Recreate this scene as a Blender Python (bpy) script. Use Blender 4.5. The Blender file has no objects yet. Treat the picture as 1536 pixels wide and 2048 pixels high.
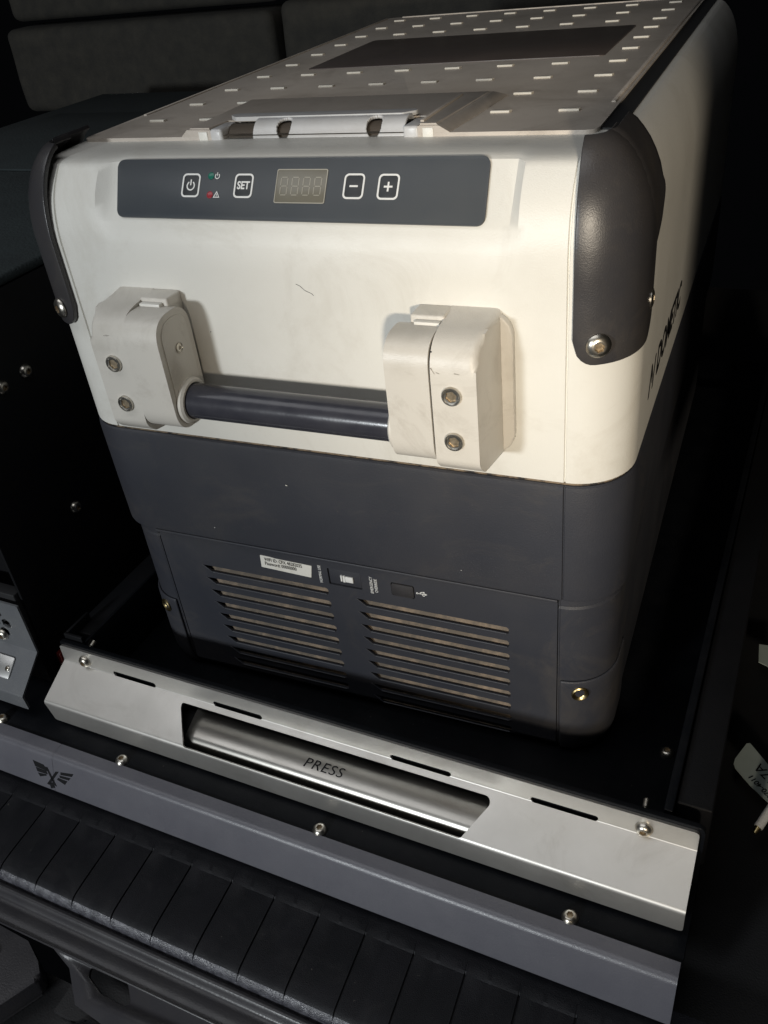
import bpy, bmesh, math, random
from mathutils import Vector, Matrix
rnd = random.Random(7)
SC = bpy.context.scene
COL = SC.collection
# ---------------------------------------------------------------- camera
cd = bpy.data.cameras.new('camera'); cam = bpy.data.objects.new('camera', cd); COL.objects.link(cam)
cd.sensor_fit = 'HORIZONTAL'; cd.sensor_width = 36; cd.lens = 41.217
cd.clip_start = .01; cd.clip_end = 50
CAMROT = [[0.9204011, -0.1404952, 0.3648602], [0.3775523, 0.5618157, -0.7360824], [-0.1015681, 0.8152449, 0.5701401]]
CAMLOC = (0.257341, -0.433928, 0.643789)
cam.matrix_world = Matrix.Translation(CAMLOC) @ Matrix(CAMROT).to_4x4()
SC.camera = cam
# ---------------------------------------------------------------- world, lamps
w = bpy.data.worlds.new('World'); SC.world = w; w.use_nodes = True
w.node_tree.nodes['Background'].inputs[0].default_value = (.55, .6, .7, 1)
w.node_tree.nodes['Background'].inputs[1].default_value = .002
def lamp(name, loc, power, color, r):
    l = bpy.data.lights.new(name, 'POINT'); l.energy = power; l.color = color; l.shadow_soft_size = r
    o = bpy.data.objects.new(name, l); COL.objects.link(o); o.location = loc
lamp('work_light', (-.56, -2.00, .72), 95, (.92, .97, 1.0), .12)        # cool work lamp behind and left of the camera
sl = bpy.data.lights.new('hand_torch', 'SPOT'); sl.energy = 60; sl.color = (1.0, .875, .70); sl.shadow_soft_size = .05   # warm torch from the right
sl.spot_size = math.radians(37); sl.spot_blend = 1
so = bpy.data.objects.new('hand_torch', sl); COL.objects.link(so); so.location = (.56, -1.15, .60)
so.rotation_euler = (Vector((.30, 0, .42)) - so.location).to_track_quat('-Z', 'Y').to_euler()
al = bpy.data.lights.new('overhead_fill', 'AREA'); al.shape = 'RECTANGLE'; al.size = 1.9; al.size_y = .6; al.energy = 6.4; al.color = (.97, .98, 1)  # broad fill added overhead to brighten the steel plate and lid
ao = bpy.data.objects.new('overhead_fill', al); COL.objects.link(ao); ao.location = (-.55, -.50, 1.6)
SC.view_settings.view_transform = 'Standard'; SC.view_settings.look = 'None'
SC.view_settings.exposure = 0; SC.view_settings.gamma = 1; SC.view_settings.use_curve_mapping = False
# ---------------------------------------------------------------- materials
def mat(name, col, rough=.5, metal=0, col2=None, nscale=20, nlo=.4, nhi=.7, bump=0, bscale=600, rvar=0, spec=.5, stretch=None, nscale2=None, aniso=0, grime=None):
    m = bpy.data.materials.new(name); m.use_nodes = True; nt = m.node_tree; b = nt.nodes['Principled BSDF']
    b.inputs['Base Color'].default_value = (*col, 1); b.inputs['Roughness'].default_value = rough
    b.inputs['Metallic'].default_value = metal; b.inputs['Specular IOR Level'].default_value = spec
    if aniso: b.inputs['Anisotropic'].default_value = aniso
    tc = nt.nodes.new('ShaderNodeTexCoord'); mp = nt.nodes.new('ShaderNodeMapping')
    nt.links.new(tc.outputs['Object'], mp.inputs[0])
    if stretch: mp.inputs['Scale'].default_value = stretch
    if col2:
        n = nt.nodes.new('ShaderNodeTexNoise'); n.inputs['Scale'].default_value = nscale; n.inputs['Detail'].default_value = 6
        n.inputs['Roughness'].default_value = .65
        nt.links.new(mp.outputs[0], n.inputs[0])
        r = nt.nodes.new('ShaderNodeValToRGB'); r.color_ramp.elements[0].position = nlo; r.color_ramp.elements[1].position = nhi
        r.color_ramp.elements[0].color = (*col, 1); r.color_ramp.elements[1].color = (*col2, 1)
        nt.links.new(n.outputs[0], r.inputs[0])
        src = r.outputs[0]
        if nscale2:                                           # fine dust specks
            n2 = nt.nodes.new('ShaderNodeTexNoise'); n2.inputs['Scale'].default_value = nscale2; n2.inputs['Detail'].default_value = 3
            nt.links.new(tc.outputs['Object'], n2.inputs[0])
            r2 = nt.nodes.new('ShaderNodeValToRGB'); r2.color_ramp.elements[0].position = .735; r2.color_ramp.elements[1].position = .80
            nt.links.new(n2.outputs[0], r2.inputs[0])
            mx = nt.nodes.new('ShaderNodeMix'); mx.data_type = 'RGBA'
            mlt = nt.nodes.new('ShaderNodeMath'); mlt.operation = 'MULTIPLY'; mlt.inputs[1].default_value = .28
            nt.links.new(r2.outputs[0], mlt.inputs[0]); nt.links.new(mlt.outputs[0], mx.inputs[0])
            nt.links.new(src, mx.inputs[6]); mx.inputs[7].default_value = (.3, .28, .25, 1)
            src = mx.outputs[2]
        if grime:                                              # faint smears and rubbed-in dirt
            gc, gs, gf = grime
            ng = nt.nodes.new('ShaderNodeTexNoise'); ng.inputs['Scale'].default_value = gs; ng.inputs['Detail'].default_value = 9
            ng.inputs['Roughness'].default_value = .72; ng.inputs['Distortion'].default_value = 1.2
            nt.links.new(mp.outputs[0], ng.inputs[0])
            rg = nt.nodes.new('ShaderNodeMapRange'); rg.inputs[1].default_value = .52; rg.inputs[2].default_value = .74; rg.inputs[3].default_value = 0; rg.inputs[4].default_value = gf
            nt.links.new(ng.outputs[0], rg.inputs[0])
            mg = nt.nodes.new('ShaderNodeMix'); mg.data_type = 'RGBA'
            nt.links.new(rg.outputs[0], mg.inputs[0]); nt.links.new(src, mg.inputs[6]); mg.inputs[7].default_value = (*gc, 1)
            src = mg.outputs[2]
        nt.links.new(src, b.inputs['Base Color'])
    if rvar:
        n = nt.nodes.new('ShaderNodeTexNoise'); n.inputs['Scale'].default_value = nscale * 1.7 + 3; n.inputs['Detail'].default_value = 5
        nt.links.new(mp.outputs[0], n.inputs[0])
        mr = nt.nodes.new('ShaderNodeMapRange'); mr.inputs[3].default_value = rough - rvar; mr.inputs[4].default_value = rough + rvar
        mr.inputs[1].default_value = .3; mr.inputs[2].default_value = .7
        nt.links.new(n.outputs[0], mr.inputs[0]); nt.links.new(mr.outputs[0], b.inputs['Roughness'])
    if bump:
        n = nt.nodes.new('ShaderNodeTexNoise'); n.inputs['Scale'].default_value = bscale; n.inputs['Detail'].default_value = 2
        nt.links.new(mp.outputs[0] if stretch else tc.outputs['Object'], n.inputs[0])
        bp = nt.nodes.new('ShaderNodeBump'); bp.inputs['Strength'].default_value = bump; bp.inputs['Distance'].default_value = .0006
        nt.links.new(n.outputs[0], bp.inputs['Height']); nt.links.new(bp.outputs[0], b.inputs['Normal'])
    return m
M = dict(
 shell=mat('cream_plastic', (.69, .675, .625), .42, col2=(.62, .60, .545), nscale=7, nlo=.5, nhi=.78, bump=.22, bscale=1300, rvar=.06, grime=((.42, .38, .31), 11, .34)),
 handle=mat('handle_plastic', (.60, .57, .515), .40, col2=(.47, .44, .385), nscale=16, nlo=.52, nhi=.82, bump=.22, bscale=1300, rvar=.06, grime=((.30, .26, .21), 22, .45)),
 core=mat('latch_core', (.055, .042, .030), .7),
 stud=mat('stud_plastic', (.50, .47, .41), .45),
 lid=mat('lid_plastic', (.48, .43, .375), .5, col2=(.38, .335, .285), nscale=9, nlo=.42, nhi=.7, bump=.2, bscale=1300, rvar=.08, grime=((.22, .185, .15), 15, .5)),
 dark=mat('dark_plastic', (.030, .032, .041), .50, col2=(.039, .039, .045), nscale=8, nlo=.4, nhi=.7, bump=.22, bscale=1100, rvar=.07, nscale2=900, grime=((.085, .075, .065), 10, .45)),
 guard=mat('guard_rubber', (.036, .035, .038), .34, col2=(.052, .047, .045), nscale=12, nlo=.4, nhi=.75, bump=.15, bscale=1300, rvar=.08, nscale2=700, grime=((.08, .07, .06), 16, .45)),
 panel=mat('panel_film', (.045, .052, .060), .42, col2=(.055, .06, .065), nscale=14, bump=.05, bscale=900, rvar=.05),
 button=mat('button_rubber', (.030, .033, .036), .45),
 ink=mat('white_print', (.75, .75, .73), .5),
 blackink=mat('black_print', (.006, .006, .007), .7, spec=.2),
 green=mat('green_lens', (.01, .13, .09), .25),
 red=mat('red_lens', (.28, .03, .04), .25),
 lcd=mat('display_glass', (.155, .145, .115), .25),
 seg=mat('display_segment', (.40, .38, .32), .4),
 tube=mat('bar_rubber', (.032, .033, .043), .22, col2=(.05, .05, .06), nscale=30, bump=.06, bscale=500, rvar=.05),
 tan=mat('dusty_fin', (.14, .115, .09), .8, col2=(.36, .27, .19), nscale=85, nlo=.45, nhi=.75, bump=.6, bscale=700),
 void=mat('matt_black', (.002, .002, .002), .8, spec=.15),
 black=mat('black_void', (.006, .006, .007), .7),
 insert=mat('lid_insert', (.085, .068, .062), .42, col2=(.11, .09, .08), nscale=10, bump=.1, bscale=900, rvar=.06),
 latch=mat('latch_grey', (.52, .52, .52), .35, col2=(.45, .44, .43), nscale=40, bump=.08),
 steel=mat('brushed_steel', (.62, .60, .565), .44, .8, col2=(.54, .52, .485), nscale=9, nlo=.4, nhi=.72, bump=.035, bscale=420, rvar=.05, grime=((.36, .33, .29), 14, .45)),
 lever=mat('lever_steel', (.44, .425, .395), .36, 1, col2=(.34, .32, .29), nscale=12, grime=((.25, .22, .19), 24, .5), bump=.05, bscale=260, rvar=.05, stretch=(.5, 3, 3)),
 edge=mat('steel_edge', (.72, .70, .67), .4, 1),
 bolt=mat('bolt_steel', (.62, .59, .53), .32, 1, col2=(.45, .41, .34), nscale=90, nlo=.45, nhi=.7, bump=.1),
 socket=mat('bolt_socket', (.50, .41, .29), .42, .8, col2=(.22, .17, .11), nscale=260),
 brass=mat('brass', (.50, .40, .20), .3, 1),
 powder=mat('black_powder_coat', (.0035, .0042, .0056), .36, col2=(.007, .0075, .009), nscale=30, bump=.2, bscale=1200, nscale2=420, spec=.15),
 rail=mat('black_rail', (.0035, .0038, .0048), .6, col2=(.005, .005, .006), nscale=30, bump=.3, bscale=900, spec=.2),
 sillbar=mat('satin_charcoal', (.100, .099, .116), .36, col2=(.118, .116, .132), nscale=25, bump=.30, bscale=1400, rvar=.03, spec=.8),
 greyface=mat('grey_powder_coat', (.12, .125, .135), .40, col2=(.14, .145, .15), nscale=25, bump=.45, bscale=1400),
 plate=mat('aluminium_plate', (.55, .55, .54), .35, .8),
 rubber=mat('ribbed_rubber', (.0060, .0065, .0085), .46, col2=(.011, .011, .014), nscale=26, nlo=.4, nhi=.7, bump=.55, bscale=1500, rvar=.05, nscale2=300, spec=.22, grime=((.045, .045, .045), 18, .30)),
 worn=mat('bead_highlight_rubber', (.040, .040, .049), .30, col2=(.10, .10, .115), nscale=150, nlo=.42, nhi=.6, bump=.9, bscale=1100, rvar=.06, spec=.75),  # paler, glossier rubber that paints the highlight along the pad's bead
 trim=mat('trim_plastic', (.030, .029, .033), .38, col2=(.038, .036, .038), nscale=18, bump=.22, bscale=700, rvar=.06, nscale2=260),
 trimdark=mat('trim_dark', (.012, .012, .013), .55, col2=(.016, .016, .017), nscale=20, bump=.4, bscale=700),
 cloth=mat('seat_cloth', (.022, .021, .018), .9, col2=(.038, .035, .028), nscale=40, nlo=.35, nhi=.7, bump=1.0, bscale=420),
 carpet=mat('carpet', (.020, .029, .031), .95, col2=(.014, .020, .022), nscale=12, bump=1.0, bscale=350),
 sticker=mat('sticker_paper', (.72, .70, .64), .55, col2=(.60, .57, .50), nscale=90, nlo=.5, nhi=.75),
 tag=mat('tag_paper', (.42, .48, .45), .6, col2=(.38, .44, .41), nscale=40),
 dirt=mat('dirt_line', (.20, .15, .10), .8, col2=(.022, .02, .02), nscale=130, nlo=.45, nhi=.6),
 scuff=mat('scuff_grey', (.16, .14, .12), .7, col2=(.35, .32, .28), nscale=700, nlo=.4, nhi=.6),
 redlens=mat('red_plastic', (.10, .008, .006), .4),
)
# ---------------------------------------------------------------- helpers
def finish(name, bm, m, parent=None, angle=35, smooth=True):
    me = bpy.data.meshes.new(name); bmesh.ops.recalc_face_normals(bm, faces=bm.faces) if len(bm.faces) else None
    bm.to_mesh(me); bm.free()
    return link(name, me, m, parent, angle, smooth)
def link(name, me, m, parent=None, angle=35, smooth=True):
    ms = m if isinstance(m, (list, tuple)) else [m]
    if len(me.materials): me.materials.clear()
    for q in ms: me.materials.append(M[q])
    if smooth and len(me.polygons):
        me.polygons.foreach_set('use_smooth', [True] * len(me.polygons)); me.set_sharp_from_angle(angle=math.radians(angle))
    o = bpy.data.objects.new(name, me); COL.objects.link(o)
    if parent: o.parent = parent
    return o
def thing(name, label, cat, loc=(0, 0, 0), rz=0, group=None):
    o = bpy.data.objects.new(name, None); COL.objects.link(o); o.location = loc; o.rotation_euler = (0, 0, rz)
    o.empty_display_size = .02
    return tag(o, label, cat, group)
def tag(o, label, cat, group=None):
    o['label'] = label; o['category'] = cat
    if group: o['group'] = group
    return o
def box(bm, x0, x1, y0, y1, z0, z1, bev=0, seg=3, mi=0, mtx=None):
    vs = [bm.verts.new(p) for p in [(x0,y0,z0),(x1,y0,z0),(x1,y1,z0),(x0,y1,z0),(x0,y0,z1),(x1,y0,z1),(x1,y1,z1),(x0,y1,z1)]]
    fs = [bm.faces.new([vs[i] for i in q]) for q in [(3,2,1,0),(4,5,6,7),(0,1,5,4),(1,2,6,5),(2,3,7,6),(3,0,4,7)]]
    for f in fs: f.material_index = mi
    if bev:
        es = list({e for f in fs for e in f.edges})
        r = bmesh.ops.bevel(bm, geom=es, offset=bev, segments=seg, affect='EDGES', profile=.5)
        vs = list({v for f in r['faces'] for v in f.verts} | {v for v in vs if v.is_valid})
    if mtx: bmesh.ops.transform(bm, matrix=mtx, verts=vs)
    return vs
def prism(bm, pts, h0, h1, bev=0, seg=3, mtx=None, axis='z'):
    """extrude a 2D outline between heights; axis z: (x,y), axis y: (x,z), axis x: (y,z)"""
    def P(a, b, h): return {'z': (a, b, h), 'y': (a, h, b), 'x': (h, a, b)}[axis]
    lo = [bm.verts.new(P(a, b, h0)) for a, b in pts]; hi = [bm.verts.new(P(a, b, h1)) for a, b in pts]
    n = len(pts); fs = [bm.faces.new(lo[::-1]), bm.faces.new(hi)]
    for i in range(n): bm.faces.new([lo[i], lo[(i+1) % n], hi[(i+1) % n], hi[i]])
    vs = lo + hi
    if bev:
        es = list({e for f in fs for e in f.edges})
        r = bmesh.ops.bevel(bm, geom=es, offset=bev, segments=seg, affect='EDGES', profile=.5, clamp_overlap=True)
        vs = list({v for f in r['faces'] for v in f.verts} | {v for v in vs if v.is_valid})
    if mtx: bmesh.ops.transform(bm, matrix=mtx, verts=vs)
    return vs
def rrect(x0, x1, y0, y1, r, n=6):
    out = []
    for cx, cy, a in ((x1-r, y0+r, -90), (x1-r, y1-r, 0), (x0+r, y1-r, 90), (x0+r, y0+r, 180)):
        for i in range(n+1):
            t = math.radians(a + 90*i/n); out.append((cx + r*math.cos(t), cy + r*math.sin(t)))
    return out
def fillet(pts, rs, n=5):
    """round the corners of a polygon, radius per corner"""
    out = []; N = len(pts)
    for i in range(N):
        p0, p1, p2 = Vector(pts[i-1]), Vector(pts[i]), Vector(pts[(i+1) % N]); r = rs[i] if isinstance(rs, (list, tuple)) else rs
        if r <= 0: out.append(tuple(p1)); continue
        a = (p0-p1).normalized(); b = (p2-p1).normalized(); th = a.angle(b); d = min(r/math.tan(th/2), (p0-p1).length*.49, (p2-p1).length*.49)
        A = p1 + a*d; B = p1 + b*d
        for k in range(n+1):
            t = k/n; q = A*(1-t)**2 + p1*2*t*(1-t) + B*t*t; out.append(tuple(q))
    return out
def lathe(bm, prof, n=28, mtx=None, mi=0):
    """prof: list (r,h) around +z"""
    rings = []; vs = []
    for r, h in prof:
        if r < 1e-6: v = bm.verts.new((0, 0, h)); rings.append([v]*n); vs.append(v)
        else:
            ring = [bm.verts.new((r*math.cos(2*math.pi*i/n), r*math.sin(2*math.pi*i/n), h)) for i in range(n)]; rings.append(ring); vs += ring
    for a, b in zip(rings, rings[1:]):
        for i in range(n):
            q = []
            for v in (a[i], a[(i+1) % n], b[(i+1) % n], b[i]):
                if v not in q: q.append(v)
            if len(q) > 2: bm.faces.new(q).material_index = mi
    if mtx: bmesh.ops.transform(bm, matrix=mtx, verts=vs)
    return vs
def orient(loc, nrm, spin=0):
    z = Vector(nrm).normalized(); q = z.to_track_quat('Z', 'Y')
    return Matrix.Translation(loc) @ q.to_matrix().to_4x4() @ Matrix.Rotation(spin, 4, 'Z')
def bolt(name, parent, loc, nrm, r=.0065, h=.0035, kind='button', m='bolt', spin=.3):
    """domed head with a recessed six-lobe socket; sub-mesh: head (material 0) + socket (material 1)"""
    bm = bmesh.new(); mt = orient(loc, nrm, spin)
    sr = r*.38
    n = 36
    def rr(i): return sr*(1 + .09*math.cos(6*2*math.pi*i/n))
    if kind == 'button':
        prof = [(r, 0), (r, .0006), (r*.93, h*.45), (r*.76, h*.8), (r*.56, h*.98), (r*.50, h)]
    else:
        prof = [(r, 0), (r, .0012), (r*.95, .0017), (r*.82, .0017), (r*.74, .0013), (r*.64, .0012)]
        h = .0012; sr = r*.56
    rings = []; allv = []
    for q, z in prof: rings.append([bm.verts.new((q*math.cos(2*math.pi*i/n), q*math.sin(2*math.pi*i/n), z)) for i in range(n)])
    z = prof[-1][1]
    rings.append([bm.verts.new((rr(i)*math.cos(2*math.pi*i/n), rr(i)*math.sin(2*math.pi*i/n), z)) for i in range(n)])
    rings.append([bm.verts.new((rr(i)*.95*math.cos(2*math.pi*i/n), rr(i)*.95*math.sin(2*math.pi*i/n), z-(r*.34 if kind == 'button' else .0009))) for i in range(n)])
    for k, (a, b) in enumerate(zip(rings, rings[1:])):
        for i in range(n):
            f = bm.faces.new((a[i], a[(i+1) % n], b[(i+1) % n], b[i])); f.material_index = 1 if k == len(rings)-2 else 0
    bm.faces.new(rings[-1]).material_index = 1
    bmesh.ops.transform(bm, matrix=mt, verts=bm.verts)
    return finish(name, bm, [m, 'socket'], parent, 30)
def fillmesh(outer, holes, name='f'):
    """planar face with holes via a 2D curve; returns mesh in xy plane"""
    cu = bpy.data.curves.new(name, 'CURVE'); cu.dimensions = '2D'; cu.fill_mode = 'BOTH'
    for pts in [outer] + list(holes):
        s = cu.splines.new('POLY'); s.points.add(len(pts)-1); s.use_cyclic_u = True
        for q, (a, b) in zip(s.points, pts): q.co = (a, b, 0, 1)
    o = bpy.data.objects.new(name, cu); COL.objects.link(o)
    bpy.context.view_layer.update()
    me = bpy.data.meshes.new_from_object(o.evaluated_get(bpy.context.evaluated_depsgraph_get()))
    bpy.data.objects.remove(o); bpy.data.curves.remove(cu)
    return me
def text_mesh(txt, size, bold=0, shear=0, align='CENTER', sx=1, space=1, extrude=0):
    cu = bpy.data.curves.new('t', 'FONT'); cu.body = txt; cu.size = size; cu.offset = bold; cu.shear = shear
    cu.align_x = align; cu.align_y = 'CENTER'; cu.space_character = space; cu.extrude = extrude; cu.resolution_u = 4
    o = bpy.data.objects.new('t', cu); COL.objects.link(o); bpy.context.view_layer.update()
    me = bpy.data.meshes.new_from_object(o.evaluated_get(bpy.context.evaluated_depsgraph_get()))
    bpy.data.objects.remove(o); bpy.data.curves.remove(cu)
    for v in me.vertices: v.co.x *= sx
    return me
def basis(loc, ex, ey):
    ex = Vector(ex).normalized(); ey = Vector(ey); ey = (ey - ex*ey.dot(ex)).normalized(); ez = ex.cross(ey)
    m = Matrix((ex, ey, ez)).transposed().to_4x4(); m.translation = Vector(loc); return m
def put_text(name, txt, size, mtx, m, parent, thick=.0003, **k):
    me = text_mesh(txt, size, extrude=thick, **k); me.transform(mtx)
    return link(name, me, m, parent, smooth=False)
def ring_prism(bm, outer, inner, h0, h1, mtx):
    vs = []
    L = [[bm.verts.new((a, b, h)) for a, b in pts] for pts in (outer, inner) for h in (h0, h1)]
    o0, o1, i0, i1 = L; n = len(outer)
    for i in range(n):
        j = (i+1) % n
        bm.faces.new((o0[i], o0[j], o1[j], o1[i])); bm.faces.new((i0[j], i0[i], i1[i], i1[j])); bm.faces.new((o1[i], o1[j], i1[j], i1[i]))
    bmesh.ops.transform(bm, matrix=mtx, verts=[v for l in L for v in l])
def interp(x, xs, ys):
    if x <= xs[0]: return ys[0]
    for a, b, c, d in zip(xs, xs[1:], ys, ys[1:]):
        if x <= b: return c + (d-c)*(x-a)/(b-a)
    return ys[-1]
def smooth(t): t = max(0, min(1, t)); return t*t*(3-2*t)
def skin_grid(bm, rows, closed=False, mi=0):
    V = [[bm.verts.new(p) for p in r] for r in rows]
    for a, b in zip(V, V[1:]):
        n = len(a)
        for i in range(n if closed else n-1):
            j = (i+1) % n
            f = bm.faces.new((a[i], a[j], b[j], b[i])); f.material_index = mi
    return V
def solid(bm, t):
    bmesh.ops.recalc_face_normals(bm, faces=bm.faces)
    bmesh.ops.solidify(bm, geom=list(bm.faces), thickness=t)
def sheet(name, outer, holes, prof, parent, m, thick, cuts):
    """flat pattern (u,s) with holes, folded along prof(s)->(v,z); real thickness, analytic normals"""
    me = fillmesh(outer, holes); bm = bmesh.new(); bm.from_mesh(me); bpy.data.meshes.remove(me)
    for c in cuts:
        bmesh.ops.bisect_plane(bm, geom=list(bm.verts)+list(bm.edges)+list(bm.faces), plane_co=(0, c, 0), plane_no=(0, 1, 0))
    bmesh.ops.remove_doubles(bm, verts=bm.verts, dist=1e-6)
    for f in bm.faces:
        f.normal_update()
        if f.normal.z < 0: f.normal_flip()
    bm.verts.index_update()
    P, N = [], []
    for v in bm.verts:
        s_ = v.co.y; a = Vector(prof(s_-2e-5)); b = Vector(prof(s_+2e-5)); t = (b-a).normalized()
        y, z = prof(s_); nv = Vector((0, t.y, -t.x))
        P.append(Vector((v.co.x, y, z))); N.append(nv)
    if sum(n.y for n in N) > 0: N = [-n for n in N]
    nb = len(P); faces = []; mats = []; nor = []
    for f in bm.faces:
        ids = [v.index for v in f.verts]
        a, b, c = (P[i] for i in ids[:3]); fl = (b-a).cross(c-a).dot(N[ids[0]]) < 0
        if fl: ids = ids[::-1]
        faces.append(ids); mats.append(0); nor += [N[i] for i in ids]
        r = [i+nb for i in ids[::-1]]; faces.append(r); mats.append(0); nor += [-N[i-nb] for i in r]
    for e in bm.edges:
        if len(e.link_faces) == 1:
            l = e.link_faces[0].loops
            i, j = e.verts[0].index, e.verts[1].index
            q = [i, j, j+nb, i+nb]; pp = [P[i], P[j], P[j]-N[j]*thick]
            n_ = (pp[1]-pp[0]).cross(pp[2]-pp[1]).normalized()
            c_ = e.link_faces[0].calc_center_median(); y, z = prof(c_.y); cc = Vector((c_.x, y, z))
            if n_.dot(P[i]-cc) < 0: q = q[::-1]; n_ = -n_
            faces.append(q); mats.append(1 if isinstance(m, (list, tuple)) else 0); nor += [n_]*4
    bm.free()
    me = bpy.data.meshes.new(name); me.from_pydata([tuple(p) for p in P] + [tuple(p-n*thick) for p, n in zip(P, N)], [], faces)
    me.update(); me.polygons.foreach_set('material_index', mats)
    o = link(name, me, m, parent, smooth=False)
    me.polygons.foreach_set('use_smooth', [True]*len(faces))
    me.normals_split_custom_set([tuple(n) for n in nor]); 
    return o
def folded(points, radii, n=6):
    """profile polyline (v,z) with bend radii -> (function s->(v,z), list of s values at bends, s of each original corner)"""
    pts = [Vector(p) for p in points]; out = [pts[0]]; marks = [0]
    for i in range(1, len(pts)-1):
        p0, p1, p2 = pts[i-1], pts[i], pts[i+1]; a = (p0-p1).normalized(); b = (p2-p1).normalized(); th = a.angle(b)
        d = radii[i-1]/math.tan(th/2); A = p1+a*d; B = p1+b*d
        cen = p1 + (a+b).normalized()*(radii[i-1]/math.sin(th/2))
        va = A-cen; vb = B-cen; tot = va.angle_signed(vb) if hasattr(va, 'angle_signed') else 0
        for k in range(n+1):
            t = k/n
            q = cen + (va*math.sin((1-t)*abs(tot)) + vb*math.sin(t*abs(tot)))/math.sin(abs(tot)); out.append(q)
        marks.append(None)
    out.append(pts[-1])
    S = [0]
    for a, b in zip(out, out[1:]): S.append(S[-1] + (b-a).length)
    def f(s): return (interp(s, S, [q.x for q in out]), interp(s, S, [q.y for q in out]))
    return f, S
# ================================================================ vehicle setting
def structure(o): o['kind'] = 'structure'; return o
SLO = (-0.25534, -0.05039, 0.04507); SRZ = math.radians(-2.38); SSC = .93
def place(o): o.location = SLO; o.rotation_euler = (0, 0, SRZ); o.scale = (SSC,)*3; return o
bm = bmesh.new(); box(bm, -1.2, 1.0, -.06, 1.3, -.10, -.02); structure(place(finish('cargo_floor', bm, 'trimdark')))
# rear seats behind the fridge
def seat(name, label, xs, ycen, zs, tilt, gs):
    t = thing(name, label, 'car seat', (xs[0]/2+xs[1]/2, ycen, 0), 0, 'rear seat backs behind the fridge')
    hw = (xs[1]-xs[0])/2
    mt = Matrix.Rotation(tilt, 4, 'X')
    for nm, z0, z1, d in gs:
        bm = bmesh.new(); box(bm, -hw, hw, 0+d, .10+d, z0, z1, .014, 4)
        es = [e for e in bm.edges if e.calc_length() > .1]
        bmesh.ops.subdivide_edges(bm, edges=es, cuts=10, use_grid_fill=True)
        for v in bm.verts: v.co.y += .0022*math.sin(v.co.x*31+v.co.z*9)*math.sin(v.co.z*47+v.co.x*13)
        finish(nm, bm, 'cloth', t)
    return t
seat('car_seat', 'wide dark grey cloth seat back at the upper left behind the fridge', (-1.02, -.492), .9, 0, 0,
     [('seat_cushion', .02, .375, -.02), ('backrest_panel', .39, .522, 0), ('upper_panel', .530, .74, .03)])
seat('car_seat', 'narrower dark grey cloth seat back behind the lid, right of the seam between the seats', (-.478, .12), .9, 0, 0,
     [('seat_cushion', .02, .375, -.02), ('backrest_panel', .39, .532, 0), ('upper_panel', .540, .74, .03)])
# right sill corner, and an unseen panel added to shade the fridge side
t = thing('side_trim', 'black plastic load bay side panel right of the fridge slide', 'trim panel', (.0, 0, 0))
bm = bmesh.new(); prism(bm, [(-.110, .31), (.05, .29), (1.0, .26), (1.0, 1.0), (-.070, 1.0), (-.092, .60)], .292, .325, .006, axis='x'); finish('wall_panel', bm, 'void', t)  # out of view; edge shaped to block the torch from the fridge side
bm = bmesh.new(); prism(bm, [(.285, -.22), (.43, -.22), (.43, .10), (.395, .10), (.315, -.075)], -.04, .02, .008, mtx=None); finish('sill_corner', bm, 'trimdark', t)
# ================================================================ left drawer unit
D = place(thing('drawer_unit', 'black drawer cabinet with grey folded front at the left of the slide', 'drawer'))
bm = bmesh.new(); box(bm, -.55, -.034, .03, .86, .03, .405, .002); finish('cabinet', bm, 'rail', D)
bm = bmesh.new(); box(bm, -.033, -.030, .0045, .86, .03, .415, .0008); finish('side_panel', bm, 'rail', D)
bm = bmesh.new(); box(bm, -.55, -.030, .002, .86, .4155, .424, .003); finish('top_deck', bm, 'carpet', D)
bm = bmesh.new(); box(bm, -.50, -.10, .40, .70, .4245, .427, .001); finish('deck_hatch', bm, 'carpet', D)
for v, z in ((.0948, .3428), (.0664, .3413), (.0948, .20)):
    bolt('bolt', D, (-.0298, v, z), (1, 0, 0), .0062, .0042)
pf, S = folded([(-.0067, .1600), (-.0067, .1038), (-.039, .0766), (-.038, .0590)], [.0012, .0025])
Lt = S[-1]; s1 = .0562; s2 = s1 + .0422
hexs = []
for i in range(-9, 1):
    for k in range(-1, 3):
        cx = -.0575 + i*.0135 + (k % 2)*.00675; cz = .0155 + k*.0118
        if cz < .006 or cz > .046 or cx > -.0475: continue
        hexs.append([(cx+.0058*math.cos(math.radians(60*j+30)), cz+.0058*math.sin(math.radians(60*j+30))) for j in range(6)])
fr = sheet('drawer_front', fillet([(-.20, 0), (-.0255, 0), (-.0255, Lt), (-.20, Lt)], .002), hexs, pf, D, 'greyface', .002, S[1:-1])
mdir = Vector((0, -.0323, -.0272)).normalized(); mn = Vector((0, -.0272, .0323)).normalized()
def midp(u, d, off): return Vector((u, -.0067, .1038)) + mdir*d + mn*off
bm = bmesh.new(); prism(bm, rrect(-.12, -.047, -.0310, -.0105, .002), 0, .0012, .0003, 2, mtx=basis(midp(0, 0, .0004), (1, 0, 0), -mdir)); lp = finish('name_plate', bm, 'plate', D)
bolt('plate_screw', lp, midp(-.0515, .0215, .0014), mn, .0028, .0014)
for u, z in ((-.062, .1165),):
    bolt('bolt', D, (u, -.0067, z), (0, -1, 0), .0062, .0042)
bm = bmesh.new(); box(bm, -.20, -.034, .0, .012, .055, .165, .001); finish('drawer_liner', bm, 'black', D)
# red reflector glimpsed between the drawer and the slide
bm = bmesh.new(); box(bm, -.028, -.022, .012, .030, .05, .085, .001); tag(place(finish('red_marker', bm, 'redlens')), 'dark red plastic block in the gap between drawer front and steel plate', 'marker')
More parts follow.
